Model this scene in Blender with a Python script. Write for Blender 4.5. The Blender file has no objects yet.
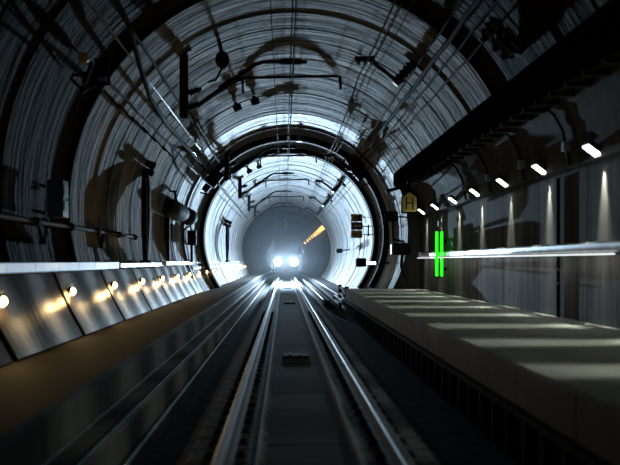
import bpy, math, random
from math import sin, cos, pi, radians, sqrt, atan2, hypot
from mathutils import Vector, Matrix
random.seed(7)
sc = bpy.context.scene
COL = sc.collection
OX, OZ = -0.23, 1.58                 # the lens stands 0.23 m beside the track centre, 1.58 m above the rails

def V(X, Y, Z):                      # metres from the lens: right, up, forward -> world
    return Vector((X + OX, Z, Y + OZ))

# ------------------------------------------------------------------ mesh helper
class MB:
    def __init__(s): s.v = []; s.f = []; s.uv = None
    def add(s, vs, fs):
        n = len(s.v); s.v += [tuple(p) for p in vs]; s.f += [tuple(i + n for i in f) for f in fs]; return s
    def box(s, a, b):                # two corners in lens metres
        (x0, y0, z0), (x1, y1, z1) = a, b
        vs = [V(x, y, z) for x in (x0, x1) for y in (y0, y1) for z in (z0, z1)]
        return s.add(vs, [(0,1,3,2),(4,6,7,5),(0,4,5,1),(2,3,7,6),(0,2,6,4),(1,5,7,3)])
    def cham(s, a, b, c=0.02):       # box with chamfered long edges (profile in X,Y swept along Z)
        x0, x1 = sorted((a[0], b[0])); y0, y1 = sorted((a[1], b[1]))
        pr = [(x0+c,y0),(x1-c,y0),(x1,y0+c),(x1,y1-c),(x1-c,y1),(x0+c,y1),(x0,y1-c),(x0,y0+c)]
        return s.sweep(pr, a[2], b[2])
    def sweep(s, pr, z0, z1):
        n = len(pr)
        vs = [V(x, y, z) for z in (z0, z1) for x, y in pr]
        fs = [(i, (i+1) % n, n+(i+1) % n, n+i) for i in range(n)] + [tuple(range(n-1, -1, -1)), tuple(range(n, 2*n))]
        return s.add(vs, fs)
    def tube(s, pts, r, n=8, cap=True):
        P = [V(*p) for p in pts]; rs = r if isinstance(r, (list, tuple)) else [r]*len(P)
        base = len(s.v); up = None
        for i, p in enumerate(P):
            t = (P[min(i+1, len(P)-1)] - P[max(i-1, 0)])
            if t.length < 1e-9: t = (P[-1] - P[0])
            t.normalize()
            if up is None:
                up = Vector((0,0,1)) if abs(t.z) < .9 else Vector((1,0,0))
            a = t.cross(up).normalized(); b = a.cross(t).normalized(); up = b
            for k in range(n):
                s.v.append(tuple(p + (a*cos(2*pi*k/n) + b*sin(2*pi*k/n)) * rs[i]))
        for i in range(len(P)-1):
            for k in range(n):
                q = (k+1) % n
                s.f.append((base+i*n+k, base+i*n+q, base+(i+1)*n+q, base+(i+1)*n+k))
        if cap:
            s.f.append(tuple(base+k for k in range(n-1, -1, -1)))
            s.f.append(tuple(base+(len(P)-1)*n+k for k in range(n)))
        return s
    def lathe(s, a, b, prof, n=16):  # prof: (t along a->b in 0..1, radius)
        A, B = Vector(a), Vector(b)
        pts = [tuple(A.lerp(B, t)) for t, _ in prof]
        # direction is constant so use the axis for every ring
        base = len(s.v); t = (V(*b) - V(*a)).normalized()
        up = Vector((0,0,1)) if abs(t.z) < .9 else Vector((1,0,0))
        x = t.cross(up).normalized(); y = x.cross(t).normalized()
        for p, (_, r) in zip(pts, prof):
            for k in range(n):
                s.v.append(tuple(V(*p) + (x*cos(2*pi*k/n) + y*sin(2*pi*k/n)) * r))
        for i in range(len(pts)-1):
            for k in range(n):
                q = (k+1) % n
                s.f.append((base+i*n+k, base+i*n+q, base+(i+1)*n+q, base+(i+1)*n+k))
        s.f.append(tuple(base+k for k in range(n-1, -1, -1)))
        s.f.append(tuple(base+(len(pts)-1)*n+k for k in range(n)))
        return s
    def obox(s, c, ax, ay, az):      # oriented box, centre and three half-vectors in lens metres
        c, ax, ay, az = Vector(c), Vector(ax), Vector(ay), Vector(az)
        vs = [V(*(c + i*ax + j*ay + k*az)) for i in (-1,1) for j in (-1,1) for k in (-1,1)]
        return s.add(vs, [(0,1,3,2),(4,6,7,5),(0,4,5,1),(2,3,7,6),(0,2,6,4),(1,5,7,3)])
    def poly(s, ring, z0, z1):       # closed outline in X,Y given thickness
        return s.sweep(ring, z0, z1)
    def build(s, name, mat, parent=None, smooth=None, origin=None):
        me = bpy.data.meshes.new(name)
        o = bpy.data.objects.new(name, me); COL.objects.link(o)
        off = Vector((0,0,0))
        if parent is not None:
            off = Vector(parent.get('_w', (0,0,0))); 
        elif origin is not None:
            off = V(*origin); o.location = off
        elif s.v:
            xs, ys, zs = zip(*s.v); off = Vector(((min(xs)+max(xs))/2, (min(ys)+max(ys))/2, min(zs))); o.location = off
        me.from_pydata([tuple(Vector(p) - off) for p in s.v], [], s.f)
        if s.uv is not None:
            uvl = me.uv_layers.new(name='UVMap')
            for lp in me.loops: uvl.data[lp.index].uv = s.uv[lp.vertex_index]
        else:
            import bmesh
            bm = bmesh.new(); bm.from_mesh(me); bmesh.ops.recalc_face_normals(bm, faces=bm.faces); bm.to_mesh(me); bm.free()
        me.materials.append(mat)
        if smooth:
            me.shade_smooth(); me.set_sharp_from_angle(angle=radians(smooth))
        if parent is not None:
            o.parent = parent
            o['_w'] = tuple(off)
        else:
            o['_w'] = tuple(off)
        return o

def thing(name, label, cat, at, group=None):
    o = bpy.data.objects.new(name, None); COL.objects.link(o); o.empty_display_size = .2
    o.location = V(*at); o['_w'] = tuple(o.location); o['label'] = label; o['category'] = cat
    if group: o['group'] = group
    return o
def tag(o, label, cat, group=None):
    o['label'] = label; o['category'] = cat
    if group: o['group'] = group
    return o
def struct(o): o['kind'] = 'structure'; return o
def copy_tree(o, offset, label, group=None):
    c = o.copy(); COL.objects.link(c); c.location = o.location + Vector(offset)
    c['label'] = label
    if group: c['group'] = group
    def kids(src, dst):
        for ch in list(src.children):
            d = ch.copy(); COL.objects.link(d); d.parent = dst; kids(ch, d)
    kids(o, c)
    return c
ORD = ['first','second','third','fourth','fifth','sixth','seventh','eighth','ninth','tenth','eleventh','twelfth','thirteenth','fourteenth',
       'fifteenth','sixteenth','seventeenth','eighteenth','nineteenth','twentieth','twenty-first','twenty-second','twenty-third','twenty-fourth']

# ------------------------------------------------------------------ materials
def new_mat(name):
    m = bpy.data.materials.new(name); m.use_nodes = True; nt = m.node_tree
    return m, nt, nt.nodes['Principled BSDF']
def simple(name, col, rough=.5, metal=0.0, var=.25, scale=6.0, bump=0.15, stretch=(1,1,1), spec=.5):
    m, nt, b = new_mat(name); N, L = nt.nodes, nt.links
    tc = N.new('ShaderNodeTexCoord'); mp = N.new('ShaderNodeMapping'); mp.inputs['Scale'].default_value = stretch
    nz = N.new('ShaderNodeTexNoise'); nz.inputs['Scale'].default_value = scale; nz.inputs['Detail'].default_value = 5
    L.new(tc.outputs['Object'], mp.inputs[0]); L.new(mp.outputs[0], nz.inputs['Vector'])
    rp = N.new('ShaderNodeValToRGB'); rp.color_ramp.elements[0].position = .3; rp.color_ramp.elements[1].position = .7
    rp.color_ramp.elements[0].color = (*[c*(1-var) for c in col], 1); rp.color_ramp.elements[1].color = (*[min(1, c*(1+var)) for c in col], 1)
    L.new(nz.outputs['Fac'], rp.inputs[0]); L.new(rp.outputs[0], b.inputs['Base Color'])
    b.inputs['Roughness'].default_value = rough; b.inputs['Metallic'].default_value = metal; b.inputs['Specular IOR Level'].default_value = spec
    if bump:
        bp = N.new('ShaderNodeBump'); bp.inputs['Strength'].default_value = bump; bp.inputs['Distance'].default_value = .02
        L.new(nz.outputs['Fac'], bp.inputs['Height']); L.new(bp.outputs[0], b.inputs['Normal'])
    return m
def glow(name, col, strength):
    m, nt, b = new_mat(name)
    b.inputs['Base Color'].default_value = (*col, 1); b.inputs['Emission Color'].default_value = (*col, 1)
    b.inputs['Emission Strength'].default_value = strength
    nz = nt.nodes.new('ShaderNodeTexNoise'); nz.inputs['Scale'].default_value = 40
    mr = nt.nodes.new('ShaderNodeMapRange'); mr.inputs['To Min'].default_value = strength*.92; mr.inputs['To Max'].default_value = strength*1.08
    nt.links.new(nz.outputs['Fac'], mr.inputs['Value']); nt.links.new(mr.outputs[0], b.inputs['Emission Strength'])
    return m

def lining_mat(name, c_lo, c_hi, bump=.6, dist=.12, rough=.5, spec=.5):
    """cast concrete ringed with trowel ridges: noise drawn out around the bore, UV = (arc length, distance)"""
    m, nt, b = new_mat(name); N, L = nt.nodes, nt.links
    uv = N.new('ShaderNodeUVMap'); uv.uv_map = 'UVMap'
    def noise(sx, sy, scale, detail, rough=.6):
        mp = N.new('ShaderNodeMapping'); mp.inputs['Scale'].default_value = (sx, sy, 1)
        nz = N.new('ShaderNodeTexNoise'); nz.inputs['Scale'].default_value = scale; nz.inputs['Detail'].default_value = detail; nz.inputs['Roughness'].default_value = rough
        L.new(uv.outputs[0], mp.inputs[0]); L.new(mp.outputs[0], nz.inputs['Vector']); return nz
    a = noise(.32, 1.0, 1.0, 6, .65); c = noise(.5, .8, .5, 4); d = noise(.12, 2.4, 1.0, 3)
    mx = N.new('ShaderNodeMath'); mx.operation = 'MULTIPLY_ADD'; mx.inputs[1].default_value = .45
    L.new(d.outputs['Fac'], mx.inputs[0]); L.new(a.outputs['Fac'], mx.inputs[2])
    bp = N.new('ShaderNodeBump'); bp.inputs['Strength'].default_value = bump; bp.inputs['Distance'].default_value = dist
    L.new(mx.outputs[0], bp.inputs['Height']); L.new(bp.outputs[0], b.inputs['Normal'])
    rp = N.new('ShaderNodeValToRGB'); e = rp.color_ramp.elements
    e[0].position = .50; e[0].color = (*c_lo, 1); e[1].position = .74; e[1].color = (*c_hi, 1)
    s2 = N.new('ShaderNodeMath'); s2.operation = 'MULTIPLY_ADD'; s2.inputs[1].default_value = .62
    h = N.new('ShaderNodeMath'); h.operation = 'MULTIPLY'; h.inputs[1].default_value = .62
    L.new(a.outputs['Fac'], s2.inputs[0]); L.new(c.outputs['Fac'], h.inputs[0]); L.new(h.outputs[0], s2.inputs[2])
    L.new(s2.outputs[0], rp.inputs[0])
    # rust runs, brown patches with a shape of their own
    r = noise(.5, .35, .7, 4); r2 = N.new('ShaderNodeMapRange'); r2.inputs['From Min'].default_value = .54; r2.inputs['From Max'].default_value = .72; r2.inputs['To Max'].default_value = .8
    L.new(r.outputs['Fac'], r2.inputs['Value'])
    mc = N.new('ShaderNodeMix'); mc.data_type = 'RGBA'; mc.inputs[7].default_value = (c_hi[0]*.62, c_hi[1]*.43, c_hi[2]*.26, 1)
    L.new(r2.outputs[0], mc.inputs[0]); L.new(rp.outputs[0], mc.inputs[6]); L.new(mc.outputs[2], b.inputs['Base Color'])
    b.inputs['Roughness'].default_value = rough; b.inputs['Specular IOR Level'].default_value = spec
    return m

M = {}
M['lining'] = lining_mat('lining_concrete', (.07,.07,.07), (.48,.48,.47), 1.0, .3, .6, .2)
M['lining_half_shaded'] = lining_mat('stained_shaded_concrete', (.011,.010,.008), (.37,.325,.25), 1.0, .45, .75, .08)  # stained, and darker than the far lining: headlight falloff put into the colour
M['lining_shaded'] = lining_mat('shaded_concrete', (.003,.0027,.002), (.036,.027,.016), 1.0, .35, .8, .04)  # darkest copy of the lining, shade painted into its colour
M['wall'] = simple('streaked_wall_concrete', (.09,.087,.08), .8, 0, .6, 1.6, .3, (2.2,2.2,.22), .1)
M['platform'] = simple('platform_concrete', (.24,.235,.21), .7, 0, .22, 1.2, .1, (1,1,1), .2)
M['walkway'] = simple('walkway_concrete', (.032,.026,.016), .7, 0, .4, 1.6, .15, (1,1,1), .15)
M['kerb'] = simple('kerb_concrete', (.11,.108,.10), .75, 0, .3, 2.0, .25, (1,2.5,.5), .1)
M['dark_face'] = simple('brown_dark_concrete', (.022,.018,.015), .8, 0, .35, 1.2, .2, (1,1.6,.4), .1)
M['slab'] = simple('track_slab', (.016,.016,.016), .8, 0, .4, 3.0, .25, (1,2.4,1), .12)
M['ditch'] = simple('wet_drain', (.016,.016,.016), .8, 0, .4, 3.0, .3, (1,1,1), .1)
M['block'] = simple('sleeper_concrete', (.045,.045,.045), .7, 0, .25, 7, .3, (1,1,1), .2)
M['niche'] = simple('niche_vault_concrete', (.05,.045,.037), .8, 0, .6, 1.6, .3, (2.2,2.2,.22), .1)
M['beamblack'] = simple('black_beam_paint', (.004,.004,.004), .9, 0, .3, 3, .1, (1,1,1), 0)
M['steel'] = simple('black_steel', (.008,.008,.009), .7, .1, .3, 9, .1, (1,1,1), .15)
M['rubber'] = simple('cable_rubber', (.010,.010,.011), .8, 0, .3, 20, 0, (1,1,1), .1)
M['railtop'] = simple('running_rail_steel', (.13,.14,.15), .36, 1, .2, 4, .05, (8,.6,8))
M['railfoot'] = simple('rusty_rail_foot', (.07,.05,.04), .6, .5, .3, 8, .1)
M['galv'] = simple('galvanised_metal', (.30,.32,.34), .42, .8, .25, 5, .08)
M['strip'] = simple('dull_metal_strip', (.12,.125,.13), .6, .7, .5, 4, .1, (1,.8,1))
M['panel'] = simple('grey_plate', (.095,.066,.034), .32, .6, .6, 1.3, .35, (3,4.5,.3), .35)
M['blue'] = simple('navy_enamel', (.02,.04,.16), .4, 0, .2, 8, .03)
M['amberpaint'] = simple('amber_paint', (.70,.45,.14), .5, 0, .12, 8, 0)
M['navysign'] = simple('dark_sign', (.02,.025,.035), .45, 0, .2, 8, 0)
M['black'] = simple('black_paint', (.005,.005,.005), .8, 0, .2, 8, 0, (1,1,1), .08)
M['porcelain'] = simple('brown_insulator', (.04,.022,.014), .25, 0, .2, 12, 0)
M['copper'] = simple('worn_copper', (.02,.016,.014), .8, 0, .2, 10, 0, (1,1,1), .15)
M['brightwire'] = simple('bright_conduit', (.42,.42,.40), .35, .9, .15, 10, 0)
M['train'] = simple('dark_train_paint', (.0003,.0003,.0003), .9, 0, .2, 2, 0, (1,1,1), 0)
M['glass'] = simple('dark_windscreen', (.0008,.0008,.0008), .9, 0, .1, 2, 0, (1,1,1), 0)
M['paper'] = simple('pale_panel', (.30,.32,.34), .5, 0, .2, 10, 0)
M['yellow_lamp'] = glow('warm_bulb', (1.0, .70, .30), 14)
M['white_lamp'] = glow('white_tube', (.93, 1.0, .92), 12)
M['led'] = glow('white_led', (.95, 1.0, 1.0), 1.2)
M['rail_glow'] = glow('rail_face_glow', (.62, .78, 1.0), .42)  # emission on the faces of the handrail boxes
M['green_lamp'] = glow('green_tube', (.03, 1.0, .015), 1.15)
M['head'] = glow('headlight_lens', (.82, .92, 1.0), 60)
M['amber_lamp'] = glow('amber_bulb', (1.0, .50, .12), 5)

for k in ('head', 'yellow_lamp', 'amber_lamp', 'led'): M[k].cycles.emission_sampling = 'NONE'

# ------------------------------------------------------------------ the bore
CX, CY = .23, 1.12
def RZ(z):
    if z < 20.5: return 4.71
    if z < 26.0: return 4.65
    if z < 44.0: return 4.65 + (z-26.0)/18*(4.28-4.65)
    return 4.28
def on_bore(rx, ry, r):             # direction ratios -> distance at which the ray meets a circle of radius r: returns scale
    a = rx*rx + ry*ry; b = -2*(rx*CX + ry*CY); c = CX*CX + CY*CY - r*r
    return (-b + sqrt(b*b - 4*a*c)) / (2*a)
BEAM_A = radians(27.0)
def bore(name, z_list, a0f, a1, mat, n=150):
    mb = MB(); mb.uv = []
    rows = []
    for z, r in z_list:
        row = []
        a0 = a0f
        for k in range(n+1):
            a = a0 + (a1 - a0)*k/n
            row.append(len(mb.v)); mb.v.append(tuple(V(CX + r*cos(a), CY + r*sin(a), z))); mb.uv.append((a*4.4, z))
        rows.append(row)
    for r0, r1 in zip(rows, rows[1:]):
        for k in range(n): mb.f.append((r0[k], r1[k], r1[k+1], r0[k+1]))
    return struct(mb.build(name, mat, None, 25))
def rings(z0, z1, step):
    out = []; z = z0
    while z < z1 - .01:
        w = min(step*random.uniform(.5, 1.5), z1 - z)
        j = random.uniform(-.02, .02); g = random.choice((.02, .03, .07))
        m = 3
        for i in range(m+1): 
            zz = z + .07 + (w-.15)*i/m
            out.append((zz, RZ(min(max(zz, z0+.001), z1-.001)) + j))
        out.append((z+w-.05, RZ(min(z+w-.05, z1-.001)) + g)); out.append((z+w+.04, RZ(min(z+w, z1-.001)) + g))
        z += w
    return out
A1 = radians(222); AB = radians(-42)
bore('ceiling', rings(20.5, 37.5, 1.9), BEAM_A, A1, M['lining_half_shaded'])
bore('ceiling_near', [(2.0, 4.71)] + rings(4.0, 20.5, 2.4) + [(20.5, 4.71), (20.5, 4.63)], radians(24), A1, M['lining_shaded'])
bore('ceiling_far', rings(37.5, 97.0, 1.9), AB, A1, M['lining'])
bore('ceiling_beyond', [(97.0, 4.315)] + rings(97.0, 230.0, 2.5), AB, A1, M['lining_shaded'])  # shade behind the headlights comes from the darkened lining colour
# end of the bore far beyond the train
mb = MB(); mb.box((-5, -2.4, 230.05), (5.2, 6, 230.4)); struct(mb.build('wall_back', M['lining_shaded']))

# ------------------------------------------------------------------ floors, kerbs, drains
ZN, ZF = 2.0, 229.9
HL, HR = -1.28, -1.05
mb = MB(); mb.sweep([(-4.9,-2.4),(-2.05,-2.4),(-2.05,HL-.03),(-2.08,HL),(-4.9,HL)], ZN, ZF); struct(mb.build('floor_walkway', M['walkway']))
mb = MB(); mb.sweep([(-2.045,-2.3),(-2.045,-1.32),(-2.03,-1.30),(-2.0,-1.32),(-2.0,-1.70),(-1.7,-1.70),(-1.66,-1.73),(-1.66,-2.3)], ZN, ZF); struct(mb.build('trim_kerb', M['kerb']))
mb = MB(); mb.sweep([(-1.7,-2.4),(2.45,-2.4),(2.45,-2.06),(-1.7,-2.12)], ZN, ZF); struct(mb.build('floor_drain', M['ditch']))
# track slab: two outer shoulders and a slightly lower middle, cut into bays
mb = MB()
z = ZN
while z < 110:
    w = 3.9
    mb.sweep([(-.95,-2.2),(-.95,-1.80),(-.92,-1.77),(-.26,-1.77),(-.24,-1.80),(-.22,-1.80),(.66,-1.80),(.68,-1.77),(1.36,-1.77),(1.39,-1.80),(1.39,-2.2)], z, z+w-.05)
    z += w
struct(mb.build('floor_track', M['slab']))
mb = MB(); mb.sweep([(-.95,-2.3),(1.39,-2.3),(1.39,-1.9),(-.95,-1.9)], 110, ZF); struct(mb.build('floor_track_far', M['slab']))
# platform on the niche side
ZP = 38.2
mb = MB(); mb.sweep([(2.44,-1.15),(2.46,-1.12),(5.3,-1.12),(5.3,-2.4),(2.44,-2.4)], ZN, ZP); struct(mb.build('floor_platform_base', M['dark_face']))
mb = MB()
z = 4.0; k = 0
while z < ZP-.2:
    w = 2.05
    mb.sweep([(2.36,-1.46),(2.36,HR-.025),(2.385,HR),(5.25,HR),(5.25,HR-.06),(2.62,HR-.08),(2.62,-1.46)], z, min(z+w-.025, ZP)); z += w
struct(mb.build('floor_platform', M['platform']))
mb = MB()
z = 4.0
mb.sweep([(2.36,-1.52),(2.36,-1.58),(2.44,-1.58),(2.44,-1.52)], ZN, ZP)
while z < ZP:
    mb.box((2.34,-1.58,z), (2.44,-2.02,z+.10)); z += .72
struct(mb.build('trim_ribs', M['dark_face']))
# further on, a low bench follows the bore
mb = MB(); mb.sweep([(2.55,-2.3),(2.55,-1.62),(2.58,-1.58),(4.2,-1.58),(4.2,-2.3)], 42.8, ZF); struct(mb.build('floor_bench', M['walkway']))
mb = MB(); mb.sweep([(1.75,-1.84),(1.75,-1.76),(2.1,-1.76),(2.1,-1.84)], 45, 96); mb.sweep([(2.2,-1.72),(2.2,-1.60),(2.5,-1.60),(2.5,-1.72)], 45, 96); struct(mb.build('trim_ducts', M['kerb']))

# ------------------------------------------------------------------ niche: wall, upper vault, end wall, edge beam
WX = 5.18
mb = MB(); z = 4.0
while z < ZP-.1:
    w = min(3.27, ZP+.3-z)
    mb.sweep([(WX,-1.2),(WX,1.62),(WX+.3,1.62),(WX+.3,-1.2)], z, z+w-.03)
    z += w
mb.box((WX+.12,-1.2,4), (WX+.4,1.62,ZP+.3))
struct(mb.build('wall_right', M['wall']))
mb = MB()
prof = [(WX+.02,1.62),(WX-.10,1.66),(5.02,1.95),(4.96,2.3),(4.82,2.6),(4.55,2.85),(4.2,2.93),(4.2,3.3),(5.6,3.3),(5.6,1.62)]
z = 4.0
while z < ZP-.1:
    w = min(3.27, ZP+.3-z); mb.sweep(prof, z, z+w-.04); z += w
mb.sweep([(x+.06, y+.05) for x, y in prof], 4, ZP+.3)
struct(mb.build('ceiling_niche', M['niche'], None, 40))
mb = MB()   # end wall: outside the bore, up to the niche roof
ring = [(CX + 4.42*cos(radians(a)), CY + 4.42*sin(radians(a))) for a in range(-32, 28, 3)]
mb.sweep(ring + [(4.6,3.2),(5.5,3.2),(5.5,-1.5)], ZP, ZP+.5); struct(mb.build('wall_end', M['wall']))
mb = MB(); mb.sweep([(4.02,2.76),(4.16,2.70),(4.5,2.76),(4.5,3.32),(4.14,3.32),(4.02,3.16)], 6.0, 36.8)
struct(mb.build('trim_beam', M['beamblack']))
mb = MB(); mb.sweep([(4.30,2.68),(4.62,2.74),(4.62,2.86),(4.30,2.80)], 6.0, 35.0)
z = 7.0
while z < 35: mb.box((4.26,2.64,z), (4.66,2.76,z+.12)); z += .9
struct(mb.build('trim_soffit', M['dark_face']))

# ------------------------------------------------------------------ ledge and slanted shield plates with lamps
mb = MB(); mb.sweep([(-4.9,-.06),(-4.12,-.06),(-4.12,-.30),(-4.9,-.30)], ZN, 98); struct(mb.build('trim_ledge', M['kerb']))
def plate(z0, w, name_label, idx):
    mb = MB(); nz, ny = 20, 8
    top, bot = (-3.98,-.24), (-3.42,-1.27)
    fr = []; bk = []
    for i in range(nz+1):
        t = i/nz; z = z0 + w*t
        lift = .07 + .02*t + .020*sin(2*pi*t*2+.6)     # each plate stands a little off the wall behind
        for j in range(ny+1):
            s = j/ny
            x = top[0] + (bot[0]-top[0])*s; y = top[1] + (bot[1]-top[1])*s
            sag = -.025*sin(pi*s)
            nx, nyv = .88, .48
            fr.append(V(x + nx*(lift*(1-.5*s)+sag), y + nyv*(lift*(1-.5*s)+sag), z)); bk.append(V(x + nx*(lift*(1-.5*s)+sag-.05), y + nyv*(lift*(1-.5*s)+sag-.05), z))
    m = ny+1; n = len(fr); fs = []
    for i in range(nz):
        for j in range(ny):
            a = i*m+j
            fs.append((a, a+1, a+m+1, a+m)); fs.append((n+a, n+a+m, n+a+m+1, n+a+1))
    for i in range(nz):
        a = i*m; fs.append((a, a+m, n+a+m, n+a)); a = i*m+ny; fs.append((a, n+a, n+a+m, a+m))
    for j in range(ny):
        a = j; fs.append((a, n+a, n+a+1, a+1)); a = nz*m+j; fs.append((a, a+1, n+a+1, n+a))
    mb.add(fr+bk, fs)
    o = mb.build('shield_plate', M['panel'], None, 40)
    tag(o, name_label, 'wall plate', 'slanted plates below the lit handrail')
    return o
LSP = 4.33; LZ0 = 13.15
for k in range(20):
    plate(LZ0 + k*LSP - .42, LSP - .30, f"slanted grey plate behind the {ORD[k]} round warm lamp counted from the camera", k)
plate(LZ0 - .42 - LSP, LSP - .30, "slanted grey plate in front of the first round lamp, cut by the picture edge", 99)
mb = MB(); mb.sweep([(-4.6,-1.27),(-3.50,-1.27),(-4.06,-.26),(-4.6,-.26)], ZN, 110); struct(mb.build('wall_left', M['dark_face']))

def spot(name, loc, tgt, W, col, ang, blend=.5, r=.05, parent=None):
    l = bpy.data.lights.new(name, 'SPOT'); l.energy = W; l.color = col; l.spot_size = radians(ang); l.spot_blend = blend; l.shadow_soft_size = r
    o = bpy.data.objects.new(name, l); COL.objects.link(o); o.location = V(*loc)
    d = V(*tgt) - V(*loc); o.rotation_euler = d.to_track_quat('-Z', 'Y').to_euler(); return o
def point(name, loc, W, col, r=.05):
    l = bpy.data.lights.new(name, 'POINT'); l.energy = W; l.color = col; l.shadow_soft_size = r
    o = bpy.data.objects.new(name, l); COL.objects.link(o); o.location = V(*loc); return o

def walk_lamp():
    X, Y, Z = -3.70, -.53, LZ0
    t = thing('walkway_lamp', 'first round warm lamp on the slanted plates, at the picture edge', 'lamp', (X, Y, Z), 'round lamps along the walkway')
    MB().lathe((X-.16,Y+.04,Z), (X-.02,Y+.005,Z), [(0,.03),(.55,.03),(.6,.065),(1,.07)], 14).build('housing', M['steel'], t, 30)
    MB().lathe((X-.02,Y,Z), (X+.06,Y-.01,Z), [(0,.06),(.2,.072),(.5,.07),(.8,.048),(1,.015)], 16).build('bulb', M['yellow_lamp'], t, 60)
    MB().tube([(X-.10,Y+.05,Z-.10),(X-.02,Y+.12,Z-.10),(X+.02,Y+.13,Z)], .008, 6).build('guard_bracket', M['galv'], t)
    return t
l0 = walk_lamp()
WARM = (1.0, .66, .26)
for k in range(20):
    if k: copy_tree(l0, (0, k*LSP, 0), f"{ORD[k]} round warm lamp counted from the camera along the slanted plates")
    point('lamp_light', (-3.70+.17, -.55, LZ0+k*LSP), 11 if k < 10 else 11, WARM, .06)

# lit handrail over the plates
t = thing('lit_handrail', 'pale lit handrail box above the slanted plates, near the picture edge', 'handrail', (-4.0,-.17,14))
mb = MB(); mb.cham((-4.14,-.19,6), (-3.99,-.02,24.2), .012); mb.build('rail_box', M['galv'], t)
z = 11.0
while z < 24:
    MB().box((-3.99,-.165,z), (-3.975,-.035,min(z+1.62, 24.1))).build('glow_panel', M['rail_glow'], t); z += 1.68
t = thing('lit_handrail', 'narrow metal handrail box beside the dark mast, unlit and yellowish', 'handrail', (-4.0,-.17,28))
mb = MB(); mb.cham((-4.1,-.17,24.3), (-3.96,-.05,33.0), .012); mb.build('rail_box', M['galv'], t)
for zz in (25, 28, 31): MB().box((-4.2,-.3,zz), (-4.0,-.17,zz+.06)).build('bracket', M['steel'], t)
t = thing('lit_handrail', 'bright bluish lit handrail ending before the dark bore', 'handrail', (-3.9,-.17,50))
mb = MB(); mb.cham((-4.02,-.15,33.1), (-3.9,-.02,92), .012); mb.build('rail_box', M['galv'], t)
z = 33.2
while z < 91:
    MB().box((-3.90,-.13,z), (-3.885,-.04,z+2.8)).build('glow_panel', M['rail_glow'], t); z += 2.9
t = thing('lower_rail', 'thin bright rail just under the bluish lit handrail', 'handrail', (-3.8,-.3,60))
MB().cham((-3.9,-.34,42), (-3.78,-.26,92), .01).build('rail_box', M['galv'], t)
for zz in range(44, 92, 6): MB().box((-4.05,-.32,zz), (-3.89,-.28,zz+.05)).build('bracket', M['steel'], t)

# pipe along the wall with clamps
t = thing('wall_pipe', 'dark shiny pipe running along the curved wall above the lit handrail', 'pipe', (-4.4,.6,20))
MB().tube([(-4.34,.69,6),(-4.34,.69,34.5)], .045, 10).build('pipe', M['steel'], t, 40)
z = 14.6
while z < 34: 
    mb = MB(); mb.lathe((-4.34,.69,z-.10), (-4.34,.69,z+.10), [(0,.06),(.1,.085),(.9,.085),(1,.06)], 10); mb.box((-4.62,.62,z-.05), (-4.36,.70,z+.05)); mb.build('clamp', M['black'], t); z += 2.9
def sock(z, n): 
    t = thing('cable_loop', f'small black cable loop hanging under the wall pipe at its {n} clamp', 'cable', (-4.34,.64,z))
    MB().tube([(-4.33,.64,z),(-4.31,.55,z+.05),(-4.30,.42,z+.15),(-4.31,.36,z+.4),(-4.33,.40,z+.55),(-4.33,.64,z+.6)], .03, 8).build('loop', M['rubber'], t, 50)
    MB().box((-4.37,.30,z+.25), (-4.25,.44,z+.42)).build('junction', M['black'], t)
sock(17.6, 'second'); sock(23.3, 'fourth')

# blue cabinet
t = thing('emergency_cabinet', 'dark navy cabinet hung on the curved wall above the pipe', 'cabinet', (-4.2,.78,18.2))
MB().cham((-4.32,.80,18.2), (-4.02,1.48,18.65), .015).build('body', M['blue'], t)
MB().box((-4.02,.92,18.26), (-4.005,1.1,18.58)).add([], []).build('label_plate', M['paper'], t)
MB().box((-4.02,1.18,18.26), (-4.005,1.38,18.58)).build('label_plate', M['paper'], t)
MB().tube([(-4.0,1.12,18.30),(-3.97,1.12,18.34),(-3.97,1.12,18.44),(-4.0,1.12,18.48)], .012, 6).build('handle', M['steel'], t)
MB().box((-4.72,.86,18.5), (-4.40,.92,18.56)).box((-4.72,1.36,18.5), (-4.40,1.42,18.56)).build('bracket', M['steel'], t)
MB().tube([(-4.46,1.42,18.15),(-4.47,1.36,18.1),(-4.43,1.28,18.12)], .018, 8).build('steel_hook', M['brightwire'], t)

# masts with twin loudspeakers
def mast(X, Z, h, s, label):
    t = thing('speaker_mast', label, 'mast', (X, -.06, Z))
    MB().cham((X-.20*s,-.06,Z-.12), (X+.20*s,.02,Z+.12), .02).build('foot_plate', M['steel'], t)
    mb = MB(); mb.sweep([(X-.10*s,.0),(X+.10*s,0),(X+.16*s,.42*h),(X+.16*s,.78*h),(X+.10*s,.97*h),(X-.06*s,h),(X-.13*s,.97*h),(X-.15*s,.78*h),(X-.15*s,.42*h)], Z-.12, Z+.12); mb.build('column', M['steel'], t)
    MB().tube([(X+.07*s,.05,Z-.15),(X+.07*s,.80*h,Z-.15),(X+.02,.9*h,Z-.10)], .022, 6).build('conduit', M['galv'], t, 50)
    c = (X-.02, h)
    for dx0, dy0, dx1, dy1, r in ((-.30,.16,.26,-.06,.13), (-.22,.44,.32,.20,.15)):
        k = MB(); k.lathe((X+dx0*s, h+dy0*s-.1, Z-.05), (X+dx1*s, h+dy1*s-.1, Z+.1), [(0,r*.75*s),(.08,r*s),(.42,r*.95*s),(.5,r*.8*s),(.62,r*.9*s),(.95,r*s),(1,r*.7*s)], 16)
        hn = k.build('horn', M['steel'], t, 40)
    MB().tube([(X-.05,h-.1,Z),(X-.06*s,h+.10*s,Z),(X-.04*s,h+.3*s,Z)], .035*s, 8).build('yoke', M['galv'], t)
    return t
mast(-4.03, 29.2, 2.70, .8, 'tall dark mast with two horns standing on the ledge beside unlit handrail')
mast(-3.62, 64.0, 2.35, .8, 'far thin mast with two horns against the bright blue lining')

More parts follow.
